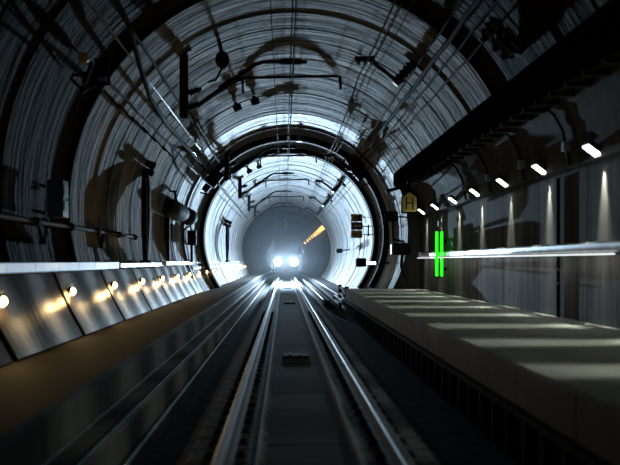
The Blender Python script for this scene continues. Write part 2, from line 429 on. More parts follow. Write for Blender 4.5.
# drum-shaped fan on the wall
t = thing('wall_fan', 'big dark drum-shaped fan bracketed to the curved wall beyond the first mast', 'fan', (-4.0,.9,36.2))
MB().lathe((-4.14,1.92,34.6), (-3.84,1.78,41.0), [(0,.20),(.02,.28),(.08,.33),(.3,.35),(.5,.35),(.62,.32),(.66,.28),(.68,.34),(.95,.34),(1,.30)], 20).build('drum', M['steel'], t, 40)
mb = MB(); mb.tube([(-4.15,2.1,35.5),(-4.1,2.48,35.5),(-3.9,2.48,35.7),(-3.86,2.15,35.9)], .05, 8); mb.build('hanger', M['steel'], t)
MB().box((-4.25,-.06,35.4), (-4.05,1.55,35.55)).build('post', M['steel'], t)
t = thing('junction_box', 'tall dark junction box with a bent conduit below the drum-shaped fan', 'box', (-3.86,.3,42))
MB().cham((-4.04,.67,41.8), (-3.68,1.28,42.1), .02).build('box_body', M['steel'], t)
MB().tube([(-4.12,-.06,40.5),(-4.12,.9,40.5),(-4.1,1.2,40.6),(-4.0,1.38,41.0),(-3.9,1.46,41.6),(-3.86,1.26,41.95)], .035, 8).build('conduit', M['rubber'], t, 50)
MB().box((-3.92,-.06,41.9), (-3.82,.68,42.0)).build('leg', M['steel'], t)

# ------------------------------------------------------------------ steel arches at the bore transition
def arch(name, label, z0, z1, ro, ri, a0, a1, n=80):
    mb = MB(); vs = []; fs = []
    for k in range(n+1):
        a = radians(a0 + (a1-a0)*k/n)
        for r, z in ((ro,z0),(ri,z0),(ri,z1),(ro,z1)): vs.append(V(CX + r*cos(a), CY + r*sin(a), z))
    for k in range(n):
        for q in range(4): fs.append((4*k+q, 4*k+(q+1)%4, 4*k+4+(q+1)%4, 4*k+4+q))
    fs += [(3,2,1,0), tuple(4*n+i for i in range(4))]
    return mb.add(vs, fs)
t = thing('steel_arch', 'thick black arch of ducts curving over the track before the bright lining', 'arch', (CX, 5.0, 43.5))
arch('', '', 43.2, 43.5, 4.30, 4.10, -33, 140).build('web', M['steel'], t, 30)
arch('', '', 43.05, 43.5, 4.10, 4.06, -33, 138).build('flange', M['black'], t, 30)
arch('', '', 42.9, 43.2, 4.31, 4.22, -33, 142).build('flange', M['black'], t, 30)
for r in (4.14, 4.21, 4.27):
    mb = MB(); mb.tube([(CX + r*cos(radians(a)), CY + r*sin(radians(a)), 42.98) for a in range(-30, 139, 4)], .035, 6); mb.build('hose', M['rubber'], t, 60)
for a in (18, 30, 44, 62, 84, 104, 122):
    ca, sa = cos(radians(a)), sin(radians(a))
    MB().obox((CX+4.17*ca, CY+4.17*sa, 42.95), (.14*ca,.14*sa,0), (-.10*sa,.10*ca,0), (0,0,.06)).build('clamp', M['galv'] if a in (44, 84) else M['steel'], t)
t = thing('steel_ring', 'thin black ring hugging the bright lining just beyond the thick arch', 'ring', (CX, 5.0, 48))
arch('', '', 47.8, 48.2, 4.27, 4.10, -36, 216, 110).build('web', M['steel'], t, 30)
arch('', '', 47.6, 48.5, 4.10, 4.05, -36, 216, 110).build('flange', M['black'], t, 30)
t = thing('rib_ring', 'narrow dark hoop on the lining in front of the thick arch', 'ring', (CX, 5.3, 40))
arch('', '', 40.6, 40.75, 4.36, 4.30, 28, 205, 90).build('web', M['steel'], t, 30)

for (px, py), lab in (((352,178), 'black knot of clamps and hoses on the arch where the return lines meet it'), ((217,180), 'black knot of clamps and hoses on the arch beside the bright conduit')):
    zz = 42.6; x, y = (px-284)/1000*zz, (261-py)/1000*zz
    rr = hypot(x-CX, y-CY); ux, uy = (x-CX)/rr, (y-CY)/rr; x, y = CX+ux*4.0, CY+uy*4.0
    t = thing('cable_junction', lab, 'cable junction', (x,y,zz))
    MB().obox((x,y,zz), (ux*.26,uy*.26,0), (-uy*.34,ux*.34,0), (0,0,.22)).build('junction_box', M['steel'], t)
    MB().obox((x-uy*.55,y+ux*.55,zz-.1), (ux*.14,uy*.14,0), (-uy*.16,ux*.16,0), (0,0,.14)).build('clamp', M['steel'], t)
    MB().tube([(x-ux*.2,y-uy*.2,zz-.2),(x-ux*.45-uy*.3,y-uy*.45+ux*.3,zz-.3),(x-ux*.30-uy*.7,y-uy*.30+ux*.7,zz-.25),(x+ux*.1-uy*.85,y+uy*.1+ux*.85,zz-.1)], .04, 7).build('hose', M['rubber'], t, 60)
    MB().tube([(x-ux*.2+uy*.2,y-uy*.2-ux*.2,zz-.2),(x-ux*.4+uy*.5,y-uy*.4-ux*.5,zz-.3),(x+ux*.1+uy*.7,y+uy*.1-ux*.7,zz-.1)], .035, 7).build('hose', M['rubber'], t, 60)

# ------------------------------------------------------------------ catenary: wall masts, cantilevers, return-line brackets
XM = -2.40
STZ = [24.0, 42.0, 54.5, 68.6, 82.8]
def yb(X, z): return CY + sqrt(max(RZ(z)**2 - (X-CX)**2, 0))
def cantilever(z, i):
    t = thing('catenary_support', f"{ORD[i]} black catenary arm from the camera, hung on a short mast under the vault", 'catenary arm', (XM, 3.4, z), 'catenary arms over the track')
    y1 = yb(XM, z) + .02; y0 = 3.42
    MB().cham((XM-.10, y0, z-.10), (XM+.10, y1, z+.10), .02).build('drop_mast', M['steel'], t)
    MB().obox((XM-.12, y1-.03, z), (.30,.14,0), (-.03,.07,0), (0,0,.22)).build('head_plate', M['steel'], t)
    for yy in (y0+.25, y0+.6):
        MB().lathe((XM+.10, yy, z), (XM+.42, yy+.12, z), [(0,.05),(.1,.05),(.14,.13),(.26,.05),(.32,.13),(.44,.05),(.5,.13),(.62,.05),(.68,.12),(.8,.05),(1,.04)], 14).build('insulator', M['porcelain'], t, 30)
    e = [(XM+.34, y0+.32, z), (-1.5, y0+.72, z), (-.72, 4.70, z), (-.5, 4.78, z), (.55, 4.78, z)]
    MB().tube(e, [.05,.055,.05,.045,.045], 10).build('top_tube', M['steel'], t, 50)
    MB().tube([(-1.55, y0+.70, z), (-1.25, y0+.90, z)], .085, 10).build('sleeve', M['steel'], t)
    MB().tube([(-1.2, 4.30, z), (-.9, 4.40, z), (1.25, 4.44, z), (1.34, 4.42, z), (1.36, 4.12, z)], .035, 8).build('registration_tube', M['steel'], t, 50)
    MB().tube([(-1.0, 4.38, z), (-.98, 4.02, z)], .03, 6).build('hanger', M['steel'], t)
    MB().cham((-.1, 4.72, z-.06), (.42, 4.84, z+.06), .02).build('wire_clamp', M['steel'], t)
    return t
for i, z in enumerate(STZ): cantilever(z, i)
def bracket(z, i):
    t = thing('return_bracket', f"{ORD[i]} angled bracket from the camera holding the return line under the vault", 'bracket', (3.0, 4.0, z), 'return line brackets under the vault')
    X0 = 3.12; Y0 = yb(X0, z)
    MB().obox((X0, Y0-.02, z), (.22,-.20,0), (.04,.05,0), (0,0,.2)).build('wall_plate', M['steel'], t)
    MB().lathe((X0, Y0, z), (X0-.46, Y0-.52, z), [(0,.09),(.12,.09),(.16,.15),(.28,.09),(.34,.15),(.46,.09),(.52,.15),(.64,.09),(.7,.15),(.86,.10),(1,.10)], 14).build('insulator', M['porcelain'], t, 30)
    MB().tube([(X0-.36, Y0-.48, z), (X0-1.0, Y0+.02, z)], .05, 8).build('arm', M['steel'], t)
    MB().cham((X0-1.42, Y0+.02, z-.08), (X0-.95, Y0+.14, z+.08), .02).build('cross_bar', M['steel'], t)
    for q in range(3): MB().lathe((X0-1.33+q*.16, Y0+.02, z), (X0-1.33+q*.16, Y0-.06, z), [(0,.03),(.5,.045),(1,.02)], 8).build('wire_grip', M['galv'], t)
    return t
for i, z in enumerate(STZ): bracket(z, i)

def wire(name, label, pts, r, mat, cat='wire', n=6, group=None):
    o = MB().tube(pts, r, n).build(name, mat, None, 60); tag(o, label, cat, group); return o
def sagging(X, Y, sag, zs):
    out = []
    for a, b in zip(zs, zs[1:]):
        for i in range(8):
            t = i/8; out.append((X, Y - sag*4*t*(1-t), a + (b-a)*t))
    return out + [(X, Y, zs[-1])]
ZS = [6.0] + STZ + [94.0]
wire('messenger_wire', 'messenger wire sagging between the catenary arms above the contact wire', sagging(.16, 4.88, .14, ZS), .016, M['copper'])
wire('contact_wire', 'straight contact wire running down the middle of the vault toward the train', [(.2,4.28,8),(.2,4.28,94)], .016, M['copper'])
wire('feeder_wire', 'feeder wire beside the messenger wire under the crown of the vault', sagging(-.25, 4.95, .18, ZS), .012, M['rubber'])
for j, (a, b) in enumerate(zip(ZS[1:], ZS[2:])):
    for q in (.25, .75):
        zz = a + (b-a)*q; s = .14*4*q*(1-q)
        nm = 'front' if q < .5 else 'rear'
        wire('dropper', f"{'first' if q < .5 else 'second'} thin dropper wire past the {ORD[j]} catenary arm from the camera", [(.16,4.88-s,zz),(.23,4.6,zz),(.2,4.28,zz)], .010, M['rubber'], 'wire', 5, 'droppers between messenger and contact wires')
wire('hanging_wire', 'thin pale crooked wire hanging in front of the dark bore above headlights', [(.35,4.28,90),(.2,3.9,90),(.1,3.6,90),(.3,3.3,90),(.12,2.95,90),(.18,2.7,90)], .02, M['brightwire'])
for q, (X, dy, r) in enumerate(((1.80,.0,.02),(1.95,.03,.012),(2.1,.0,.012))):
    wire('return_line', f"{ORD[q]} of three parallel return lines carried by the angled brackets", sagging(X, 4.46+dy, .25, [8.0]+STZ+[94.0]) if q < 3 else [], r, M['rubber'])
# conduits along the vault shoulder
def shoulder(rx, ry, inset, z0, z1, wob=0.0, step=2.0):
    pts = []; z = z0
    while z <= z1:
        s = on_bore(rx, ry, min(RZ(z), 4.66) - inset)
        pts.append((rx*s + wob*sin(z*1.7), ry*s + wob*cos(z*1.1), z)); z += step
    return pts
wire('bright_conduit', 'shiny bright conduit running along the vault shoulder beside the black cables', shoulder(-1, 1.33, .10, 12, 90), .014, M['brightwire'], 'conduit')
wire('bright_conduit', 'second thinner shiny conduit just below the brightest one', shoulder(-1, 1.20, .10, 34, 90), .014, M['brightwire'], 'conduit')
wire('power_cable', 'thick black cable crossing the bright conduit and sagging along the shoulder', [(-2.75,4.30,16),(-2.80,4.24,18.2),(-2.95,3.98,20.5),(-3.08,3.75,23),(-3.14,3.72,26)] + shoulder(-1, 1.17, .16, 28, 84, .02), .055, M['rubber'], 'cable', 8)
wire('power_cable', 'black cable above the bright conduit along the vault shoulder', shoulder(-1, 1.52, .10, 14, 80, .02), .03, M['rubber'], 'cable', 8)
wire('power_cable', 'lowest black cable of the bundle on the vault shoulder', shoulder(-1, 1.02, .09, 19, 80, .02), .022, M['rubber'], 'cable', 8)
wire('power_cable', 'thick black cable passing the angled brackets along the opposite shoulder', shoulder(1, 1.34, .12, 12, 90, .02), .05, M['rubber'], 'cable', 8)
wire('power_cable', 'thin black cable below the thick one passing the angled brackets', shoulder(1, 1.22, .10, 12, 90, .02), .022, M['rubber'], 'cable', 8)
wire('power_cable', 'thinnest black cable above the opposite shoulder bundle', shoulder(1, 1.47, .10, 14, 90, .02), .02, M['rubber'], 'cable', 8)
wire('power_cable', 'lowest thin black cable of the bundle beside the angled brackets', shoulder(1, 1.10, .08, 14, 90, .02), .018, M['rubber'], 'cable', 8)
# short anchor pins beside the conduit
for k in range(6):
    z = 20.5 + k*1.9; s = on_bore(-1, .95, RZ(z)-.05)
    o = MB().tube([(-s, .95*s, z), (-s+.32, .95*s-.38, z+.1)], .022, 6).build('anchor_pin', M['steel'])
    tag(o, f"{ORD[k]} short dark anchor pin from the camera below the shoulder cables", 'pin', 'anchor pins on the vault')
# jumper loops at the transition
for k, (X, Y, z) in enumerate(((-2.55,3.6,41.5),(2.65,3.65,41.0),(2.4,3.7,55))):
    o = MB().tube([(X,Y,z),(X+.15,Y-.25,z+.1),(X+.3,Y-.15,z+.3),(X+.35,Y+.2,z+.4),(X+.2,Y+.35,z+.2)], .035, 7).build('jumper_cable', M['rubber'], None, 60)
    tag(o, ('looped jumper cable by the second catenary mast', 'looped jumper cable where the thick arch meets return lines', 'looped jumper cable by the third angled bracket')[k], 'cable')

# other fittings on the vault
t = thing('wall_bracket', 'dark square frame bracket on the shaded vault with a small amber disc', 'bracket', (-3.5,3.4,18))
z = 17.8
P = lambda px, py, zz: ((px-284)/1000*zz, (261-py)/1000*zz, zz)
MB().tube([P(94,60,z),P(108,59,z),P(109,84,z),P(88,87,z),P(84,92,z),P(71,78,z)], .035, 6).build('frame', M['steel'], t)
MB().tube([P(92,62,z+.1),P(84,84,z+.1)], .04, 6).tube([P(72,76,z+.3),P(90,72,z+.3)], .03, 6).build('strut', M['steel'], t)
a = P(101,70,z); MB().cham((a[0]-.09,a[1]-.16,z-.1), (a[0]+.11,a[1]+.16,z+.2), .03).build('box_body', M['black'], t)
a = P(84,58,z); MB().lathe((a[0],a[1],z-.05), (a[0]-.02,a[1]+.02,z+.1), [(0,.08),(.5,.10),(1,.10)], 14).build('amber_disc', M['amberpaint'], t)
t = thing('insulator_cluster', 'dark cluster of insulators and clamps high above the edge beam', 'insulator', (3.4,3.4,17))
for px, py in ((492,30),(503,40),(512,48)):
    a = P(px,py,17.2); MB().lathe((a[0]+.12,a[1]+.16,17.2), (a[0]-.18,a[1]-.2,17.1), [(0,.08),(.15,.16),(.3,.08),(.42,.16),(.56,.08),(.7,.15),(.85,.07),(1,.05)], 12).build('insulator', M['porcelain'], t, 30)
a = P(505,38,17.4); MB().obox(a, (.30,-.26,0), (.06,.07,0), (0,0,.12)).build('base_plate', M['steel'], t)
t = thing('vault_lamp', 'small dark lamp hanging from the vault over the first catenary arm', 'lamp', (-1.4,4.8,24.3))
a = P(222,62,24.3); Yt = yb(a[0], 24.3)
MB().tube([(a[0]-.1,Yt+.02,24.3),(a[0],a[1]+.2,24.3)], .05, 8).build('stem', M['steel'], t)
MB().lathe((a[0],a[1]+.25,24.3), (a[0]+.02,a[1]-.17,24.3), [(0,.08),(.2,.16),(.55,.18),(.8,.14),(1,.05)], 14).build('lamp_head', M['steel'], t, 40)
MB().tube([(a[0],a[1]-.15,24.3),(a[0]-.15,a[1]-.45,24.25),(a[0]-.32,4.32,24.12)], .03, 6).build('stay_rod', M['steel'], t)
for k, (px, py, z) in enumerate(((242,118,33),(257,108,33),(251,174,52),(261,171,52),(260,192,62))):
    a = P(px,py,z); rr = hypot(a[0]-CX, a[1]-CY); u = ((a[0]-CX)/rr, (a[1]-CY)/rr); R = RZ(z)
    b = (CX+u[0]*R, CY+u[1]*R)
    zz = z*R/rr if False else z
    o = MB().lathe((b[0],b[1],z), (b[0]-u[0]*.3,b[1]-u[1]*.3,z), [(0,.06),(.3,.06),(.4,.15),(1,.13)], 12).build('vault_sensor', M['black'])
    tag(o, f"{ORD[k]} small round black sensor from the camera on the crown of the vault", 'sensor', 'round sensors on the vault')

# things on the niche side of the bore
t = thing('wall_loudspeaker', 'upper black box with a bent stalk below the H sign', 'box', (3.5,1.3,36.9))
MB().cham((3.70,1.45,36.6), (4.18,1.82,37.0), .03).build('box_body', M['black'], t)
MB().tube([(4.18,1.62,36.8),(4.42,1.62,36.8),(4.6,1.6,36.9)], .03, 6).build('arm', M['steel'], t)
MB().tube([(4.02,1.46,36.8),(4.02,.98,36.8),(4.05,.78,36.8),(4.40,.72,36.8),(4.42,.62,36.8)], .05, 8).build('stalk', M['rubber'], t, 60)
t = thing('wall_loudspeaker', 'lower black box under the bent stalk, one pale side', 'box', (4.0,.5,36.9))
MB().cham((3.96,.22,36.5), (4.62,.66,37.0), .03).build('box_body', M['black'], t)
MB().box((3.93,.26,36.55), (3.958,.60,36.9)).build('side_plate', M['galv'], t)
MB().tube([(4.35,.24,36.8),(4.33,-.2,36.9),(4.45,-.6,37.1)], .05, 8).build('stalk', M['rubber'], t)
t = thing('bore_lamp', 'small bright white lamp on the bore wall near the thick arch foot', 'lamp', (3.9,-.1,41))
MB().cham((3.0,-.24,41.5), (3.42,.12,41.9), .04).build('ballast_box', M['black'], t)
MB().box((3.44,-.13,41.5), (3.80,-.03,41.62)).build('tube_lamp', M['white_lamp'], t)
MB().tube([(3.5,-.2,41.7),(4.4,-.05,41.7)], .03, 6).tube([(4.2,-.1,41.6),(4.7,-.1,41.6)], .02, 6).build('arm', M['steel'], t)
t = thing('bore_sensor', 'tiny black box on a stub on the bright lining below the three-part sign', 'sensor', (3.6,.55,66))
MB().cham((3.45,.52,65.8), (3.85,.82,66.2), .05).build('box_body', M['black'], t)
MB().tube([(3.8,.7,66),(4.35,.75,66)], .04, 6).build('stub', M['steel'], t)

# H board
t = thing('stop_board', 'house-shaped yellow board with a black H at the beam end', 'sign', (4.2,1.8,33.6))
zH = 33.6; a = P(409.5,203,zH); cx_, cy_ = a[0], a[1]
def house(w, hb, ht): return [(cx_-w,cy_-hb),(cx_+w,cy_-hb),(cx_+w,cy_+hb*.62),(cx_,cy_+ht),(cx_-w,cy_+hb*.62)]
MB().poly(house(.275,.34,.42), zH, zH+.04).build('board', M['black'], t)
MB().poly(house(.235,.30,.37), zH-.012, zH).build('face', M['amberpaint'], t)
mb = MB(); mb.box((cx_-.125,cy_-.2,zH-.022), (cx_-.09,cy_+.2,zH-.011)); mb.box((cx_+.09,cy_-.2,zH-.022), (cx_+.125,cy_+.2,zH-.011)); mb.box((cx_-.10,cy_-.02,zH-.022), (cx_+.10,cy_+.015,zH-.011)); mb.build('letter', M['black'], t)
MB().box((cx_-.06,cy_+.25,zH+.04), (cx_+.06,2.82,zH+.10)).build('hanger', M['steel'], t)
MB().obox((cx_-.42, cy_+.50, zH+.2), (.36,.10,0), (-.02,.05,0), (0,0,.12)).build('wing_plate', M['steel'], t)

# three-part direction sign
t = thing('direction_sign', 'three-part amber and navy escape sign mounted on the bright bore wall', 'sign', (3.3,1.0,45.2))
zS = 45.2; sx0, sx1 = P(351,0,zS)[0], P(362.5,0,zS)[0]; ys = [P(0,y,zS)[1] for y in (213.8, 221.8, 230.0, 238.2)]
for i, (m, fg) in enumerate((('amberpaint','black'), ('navysign','amberpaint'), ('amberpaint','black'))):
    MB().box((sx0,ys[i+1]+.012,zS), (sx1,ys[i]-.012,zS+.04)).build('panel', M[m], t)
    cy0 = (ys[i]+ys[i+1])/2; cx0 = (sx0+sx1)/2; g = MB(); zf = zS-.008
    if i == 0:   # running figure in a doorway
        g.box((cx0+.06,cy0-.13,zf), (cx0+.17,cy0+.13,zS)); g.lathe((cx0-.03,cy0+.10,zf), (cx0-.03,cy0+.10,zS), [(0,.032),(1,.032)], 10)
        for p, q in (((-.03,.06),(-.06,-.03)), ((-.06,-.03),(.0,-.12)), ((-.06,-.03),(-.16,-.08)), ((-.03,.05),(.04,.0)), ((-.04,.05),(-.13,.02))): g.tube([(cx0+p[0],cy0+p[1],zf+.002),(cx0+q[0],cy0+q[1],zf+.002)], .018, 5)
    elif i == 1: # arrow
        g.poly([(cx0-.19,cy0),(cx0-.03,cy0+.12),(cx0-.03,cy0+.045),(cx0+.18,cy0+.045),(cx0+.18,cy0-.045),(cx0-.03,cy0-.045),(cx0-.03,cy0-.12)], zf, zS)
    else:        # a short dark word in figures
        for q in range(4):
            x = cx0-.16+q*.095
            g.box((x,cy0-.07,zf), (x+.022,cy0+.07,zS)); g.box((x,cy0-.07,zf), (x+.06,cy0-.045,zS)); g.box((x+.04,cy0-.07,zf), (x+.06,cy0+.03,zS))
    g.build('pictogram', M[fg], t)
for yy in (ys[0]-.15, ys[1]-.2, ys[2]-.2):
    MB().tube([(sx1-.02,yy,zS+.02),(sx1+.28,yy,zS+.02),(4.38,yy,zS+.02)], .022, 6).build('arm', M['steel'], t)
MB().box((sx1+.24,ys[2]-.28,zS), (sx1+.30,ys[1]-.12,zS+.05)).build('brace', M['steel'], t)

# green tubes
t = thing('green_tube_lamp', 'pair of glowing green tubes mounted upright on the niche wall', 'lamp', (4.9,-.55,31.8))
zG = 31.8
MB().box((4.82,-.52,zG+.02), (5.06,.98,zG+.10)).box((5.0,-.3,zG+.03), (WX+.01,-.2,zG+.09)).box((5.0,.6,zG+.03), (WX+.01,.7,zG+.09)).build('backing', M['black'], t)
for px in (436.6, 441.6):
    X = P(px,0,zG)[0]
    MB().lathe((X,-.49,zG-.03), (X,.94,zG-.03), [(0,.03),(.01,.048),(.99,.048),(1,.03)], 14).build('tube', M['green_lamp'], t, 40)
X = P(440,0,zG)[0]
MB().tube([(X,.98,zG),(X,1.12,zG),(X-.02,1.3,zG),(X+.03,1.6,zG)], .035, 8).build('feed_conduit', M['galv'], t)
MB().box((X-.06,1.1,zG-.03), (X+.06,1.28,zG+.05)).build('gland_box', M['galv'], t)
point('green_light', (4.75,.25,zG-.25), 4, (.05,1,.05), .1)

# niche luminaires
def luminaire(z, i):
    t = thing('wall_luminaire', f"{ORD[i]} white tilted luminaire from the camera, above the platform wall", 'luminaire', (5.03,1.82,z), 'tilted luminaires over the platform')
    c = Vector((4.985,1.79,z)); u = Vector((.105,-.078,0)); n = Vector((-.6,-.8,0))
    MB().obox(c - n*.04, u*1.25, n*.04, (0,0,.2)).build('housing', M['steel'], t)
    MB().obox(c + n*.01, u, n*.012, (0,0,.14)).build('glow_panel', M['white_lamp'], t)
    return t
LUMZ = [9.6, 12.9, 16.17, 19.5, 22.8, 26.1, 29.5, 33.0, 36.2]
for i, z in enumerate(LUMZ):
    luminaire(z, i)
    # two optics: a broad fan across the platform and a slim one washing the wall
    for src, tgt, W, ang, bl, sq, r in (((4.9,1.70,z), (3.0,-1.05,z), 270, 105, .8, .20, .06), ((4.9,1.66,z), (3.4,-1.05,z), 8, 140, .9, 1, .06), ((5.09,1.64,z), (5.20,-.4,z), 480, 50, .9, .85, .05)):
        s = spot('luminaire_light', src, tgt, W, (.93,1,.86), ang, bl, r)
        zax = -(V(*tgt) - V(*src)).normalized(); yax = Vector((0,1,0)); xax = yax.cross(zax).normalized()
        mtx = Matrix((xax, yax, zax)).transposed().to_4x4(); mtx.translation = V(*src)
        s.matrix_world = mtx @ Matrix.Diagonal((1, sq, 1, 1))

# conduits bent over the niche vault
for k, z in enumerate((17.6, 20.9, 24.3, 27.6)):
    t = thing('vault_conduit', f"{ORD[k]} thin dark conduit from the camera bending over the panels above the luminaires", 'conduit', (4.9,1.7,z), 'conduits above the luminaires')
    MB().tube([(5.03,1.68,z),(4.97,1.95,z),(4.90,2.3,z),(4.76,2.58,z+.05),(4.52,2.80,z+.15),(4.3,2.86,z+.5)], .03, 7).build('conduit', M['steel'], t, 60)
    MB().cham((4.90,1.93,z-.08), (5.02,2.10,z+.08), .015).build('junction_box', M['galv'], t)

# handrail with LED strips on the niche wall
t = thing('led_handrail', 'grey handrail box with a bright strip beneath, along the platform wall', 'handrail', (4.95,.1,25))
MB().cham((4.90,.135,6), (5.06,.30,36.4), .03).build('rail_box', M['galv'], t)
z = 14.9
while z < 36.0:
    MB().box((4.895,.095,z), (4.935,.118,z+1.02)).build('led_strip', M['led'], t); z += 1.10
z = 7.5
MB().box((4.93,.10,6), (5.0,.135,36.4)).build('carrier', M['steel'], t)
while z < 36:
    MB().box((5.04,.18,z), (WX+.01,.26,z+.06)).build('bracket', M['steel'], t); z += 2.2
for k in range(8):
    z0 = 15 + k*2.7
    l = bpy.data.lights.new('led_light', 'AREA'); l.shape = 'RECTANGLE'; l.size = .03; l.size_y = 2.6; l.energy = 2.4; l.color = (.95,1,1)
    o = bpy.data.objects.new('led_light', l); COL.objects.link(o); o.location = V(4.92,.08,z0+1.3)
    d = Vector((.55,0,-.83)); zax = -d.normalized(); yax = Vector((0,1,0)); xax = yax.cross(zax).normalized()
    mtx = Matrix((xax, yax, zax)).transposed().to_4x4(); mtx.translation = o.location; o.matrix_world = mtx
# posts at the platform end
t = thing('end_barrier', 'dark gate of posts closing the platform end by the track', 'barrier', (2.5,-2.0,40))
for X0, z in ((2.40,39.2),(2.30,42.2)): MB().box((X0,-2.06,z), (X0+.14,-1.0,z+.3)).build('post', M['steel'], t)
for yy in (-1.15,-1.4,-1.65): MB().box((2.33,yy,39.4), (2.43,yy+.07,42.3)).build('bar', M['galv'], t)
t = thing('conduit_pair', 'dark vertical conduit on the niche wall with two pale studs', 'conduit', (5.1,-1.05,18.6))
MB().tube([(5.13,-1.05,18.7),(5.13,1.55,18.7)], .035, 8).build('conduit', M['black'], t)
for yy in (-.16,-.42): MB().lathe((5.12,yy,18.62), (5.02,yy,18.6), [(0,.02),(.5,.022),(1,.01)], 8).build('stud', M['brightwire'], t)

# ------------------------------------------------------------------ rails, blocks, balises
RP = [(-.075,-.172),(.075,-.172),(.075,-.16),(.02,-.14),(.010,-.12),(.010,-.055),(.036,-.04),(.036,-.012),(.024,-.001),(-.024,-.001),(-.036,-.012),(-.036,-.04),(-.010,-.055),(-.010,-.12),(-.02,-.14),(-.075,-.16)]
RP = [(x*1.35, y) for x, y in RP]
for sgn, nm in ((-1, 'walkway'), (1, 'platform')):
    cx0 = CX + sgn*.753
    t = thing('running_rail', f"shiny steel running rail on the {nm} side of the track", 'rail', (cx0, -1.75, 50))
    hp = [p for p in RP if p[1] > -.05]; fp = [p for p in RP if p[1] <= -.05]
    MB().sweep([(cx0+x, OFF+y) for OFF in (-1.58,) for x, y in hp], 3, 96).build('rail_head', M['railtop'], t, 30)
    MB().sweep([(cx0+x, -1.58+y) for x, y in fp + []], 3, 96).build('rail_foot', M['railfoot'], t, 30)
    # blocks
    def block(z, clips):
        b = thing('sleeper_block', f"low concrete sleeper block under the {nm}-side running rail", 'sleeper', (cx0,-1.77,z), f"sleeper blocks under the {nm}-side rail")
        w = .36
        mb = MB(); mb.sweep([(cx0-w,-1.775),(cx0+w,-1.775),(cx0+w-.04,-1.738),(cx0-w+.04,-1.738)], z, z+.57); mb.build('block', M['block'], b)
        if clips:
            for s in (-1, 1):
                mb = MB(); x = cx0 + s*.14
                mb.cham((x-.05,-1.74,z+.22), (x+.05,-1.722,z+.34), .006); mb.tube([(x-s*.04,-1.715,z+.23),(x+s*.02,-1.705,z+.24),(x+s*.03,-1.705,z+.32),(x-s*.04,-1.715,z+.33)], .010, 6)
                mb.build('rail_clip', M['steel'], b)
        return b
    proto = block(8.0, True); far = None
    for k in range(1, 120):
        z = 8.0 + .62*k
        if z > 94: break
        if z < 34: copy_tree(proto, (0, .62*k, 0), proto['label'])
        else:
            if far is None: far = block(z, False); fz = z
            else: copy_tree(far, (0, z-fz, 0), far['label'])
    # guide strips beside the rail
for X, nm in ((-.235,'inner walkway'), (.675,'inner platform')):
    o = MB().sweep([(X-.035,-1.80),(X+.035,-1.80),(X+.03,-1.715),(X+.01,-1.70),(X-.01,-1.70),(X-.03,-1.715)], 5, 96).build('guard_strip', M['strip'], None, 30)
    tag(o, f"dull metal strip on the slab along the {nm}-side sleeper ends", 'strip')
for X, Y, r, lab in ((-1.70,-1.69,.022,'bright metal edge strip on the kerb below the walkway'), (-1.60,-2.06,.035,'steel pipe lying along the drain beside the kerb'), (-1.98,-1.68,.018,'thin metal edge strip at the foot of the walkway face')):
    o = MB().tube([(X,Y,5),(X,Y,96)], r, 8).build('edge_strip', M['strip'], None, 50); tag(o, lab, 'strip')
o = MB().cham((1.72,-2.0,44),(1.84,-1.70,96),.01).build('guard_strip', M['galv']); tag(o, 'bright metal upstand beyond the platform end beside the ducts', 'strip')
o = MB().cham((2.3,-1.72,40),(2.36,-1.55,46),.01).build('guard_strip', M['galv']); tag(o, 'short bright rail by the posts at the platform end', 'strip')
def balise(z, lab):
    t = thing('track_balise', lab, 'balise', (.22,-1.80,z))
    MB().cham((-.03,-1.80,z-.30), (.47,-1.765,z+.30), .015).build('housing', M['steel'], t)
    for X in (.12, .30): MB().lathe((X,-1.765,z), (X,-1.75,z), [(0,.03),(.8,.03),(1,.02)], 10).build('bolt', M['brightwire'], t)
balise(18.9, 'dark flat box with pale bolts between the rails, closest to the camera')
balise(43.0, 'dark flat box between the rails in the middle distance')
balise(66.0, 'small dark box between the rails close to the train')

# ------------------------------------------------------------------ train
ZT = 96.3; tx = .23
t = thing('train', 'train front with two glaring headlights coming down the dark bore', 'train', (tx,-1.3,ZT))
mb = MB()
vs = []; fs = []
secs = [(0.0, 1.12, -.95, .9, .25), (.25, 1.36, -1.15, 1.3, .3), (.9, 1.45, -1.2, 2.35, .35), (1.6, 1.45, -1.2, 2.5, .4), (24, 1.45, -1.2, 2.5, .4)]
for dz, w, y0, y1, c in secs:
    pr = [(-w+c*.4,y0),(w-c*.4,y0),(w,y0+c*.4),(w,y1-c*1.4),(w-c*.35,y1-c*.45),(w-c*1.3,y1),(-w+c*1.3,y1),(-w+c*.35,y1-c*.45),(-w,y1-c*1.4),(-w,y0+c*.4)]
    vs += [V(tx+x, y, ZT+dz) for x, y in pr]
for i in range(len(secs)-1):
    for k in range(10): fs.append((i*10+k, i*10+(k+1)%10, (i+1)*10+(k+1)%10, (i+1)*10+k))
fs += [tuple(range(9,-1,-1)), tuple(range(40,50))]
mb.add(vs, fs); mb.build('body', M['train'], t, 35)
mb = MB(); mb.add([V(tx-1.1,1.0,ZT+.24),V(tx+1.1,1.0,ZT+.24),V(tx+1.05,1.85,ZT+.58),V(tx-1.05,1.85,ZT+.58),V(tx-1.1,1.0,ZT+.6),V(tx+1.1,1.0,ZT+.6),V(tx+1.05,1.85,ZT+.8),V(tx-1.05,1.85,ZT+.8)], [(0,1,2,3),(7,6,5,4),(0,4,5,1),(1,5,6,2),(2,6,7,3),(3,7,4,0)]); mb.build('windscreen', M['glass'], t)
MB().cham((tx-1.2,-1.45,ZT-.05), (tx+1.2,-1.1,ZT+.3), .05).build('bumper', M['train'], t)
MB().lathe((tx,-1.0,ZT-.45), (tx,-1.0,ZT), [(0,.16),(.25,.16),(.3,.09),(1,.09)], 12).build('coupler', M['steel'], t)
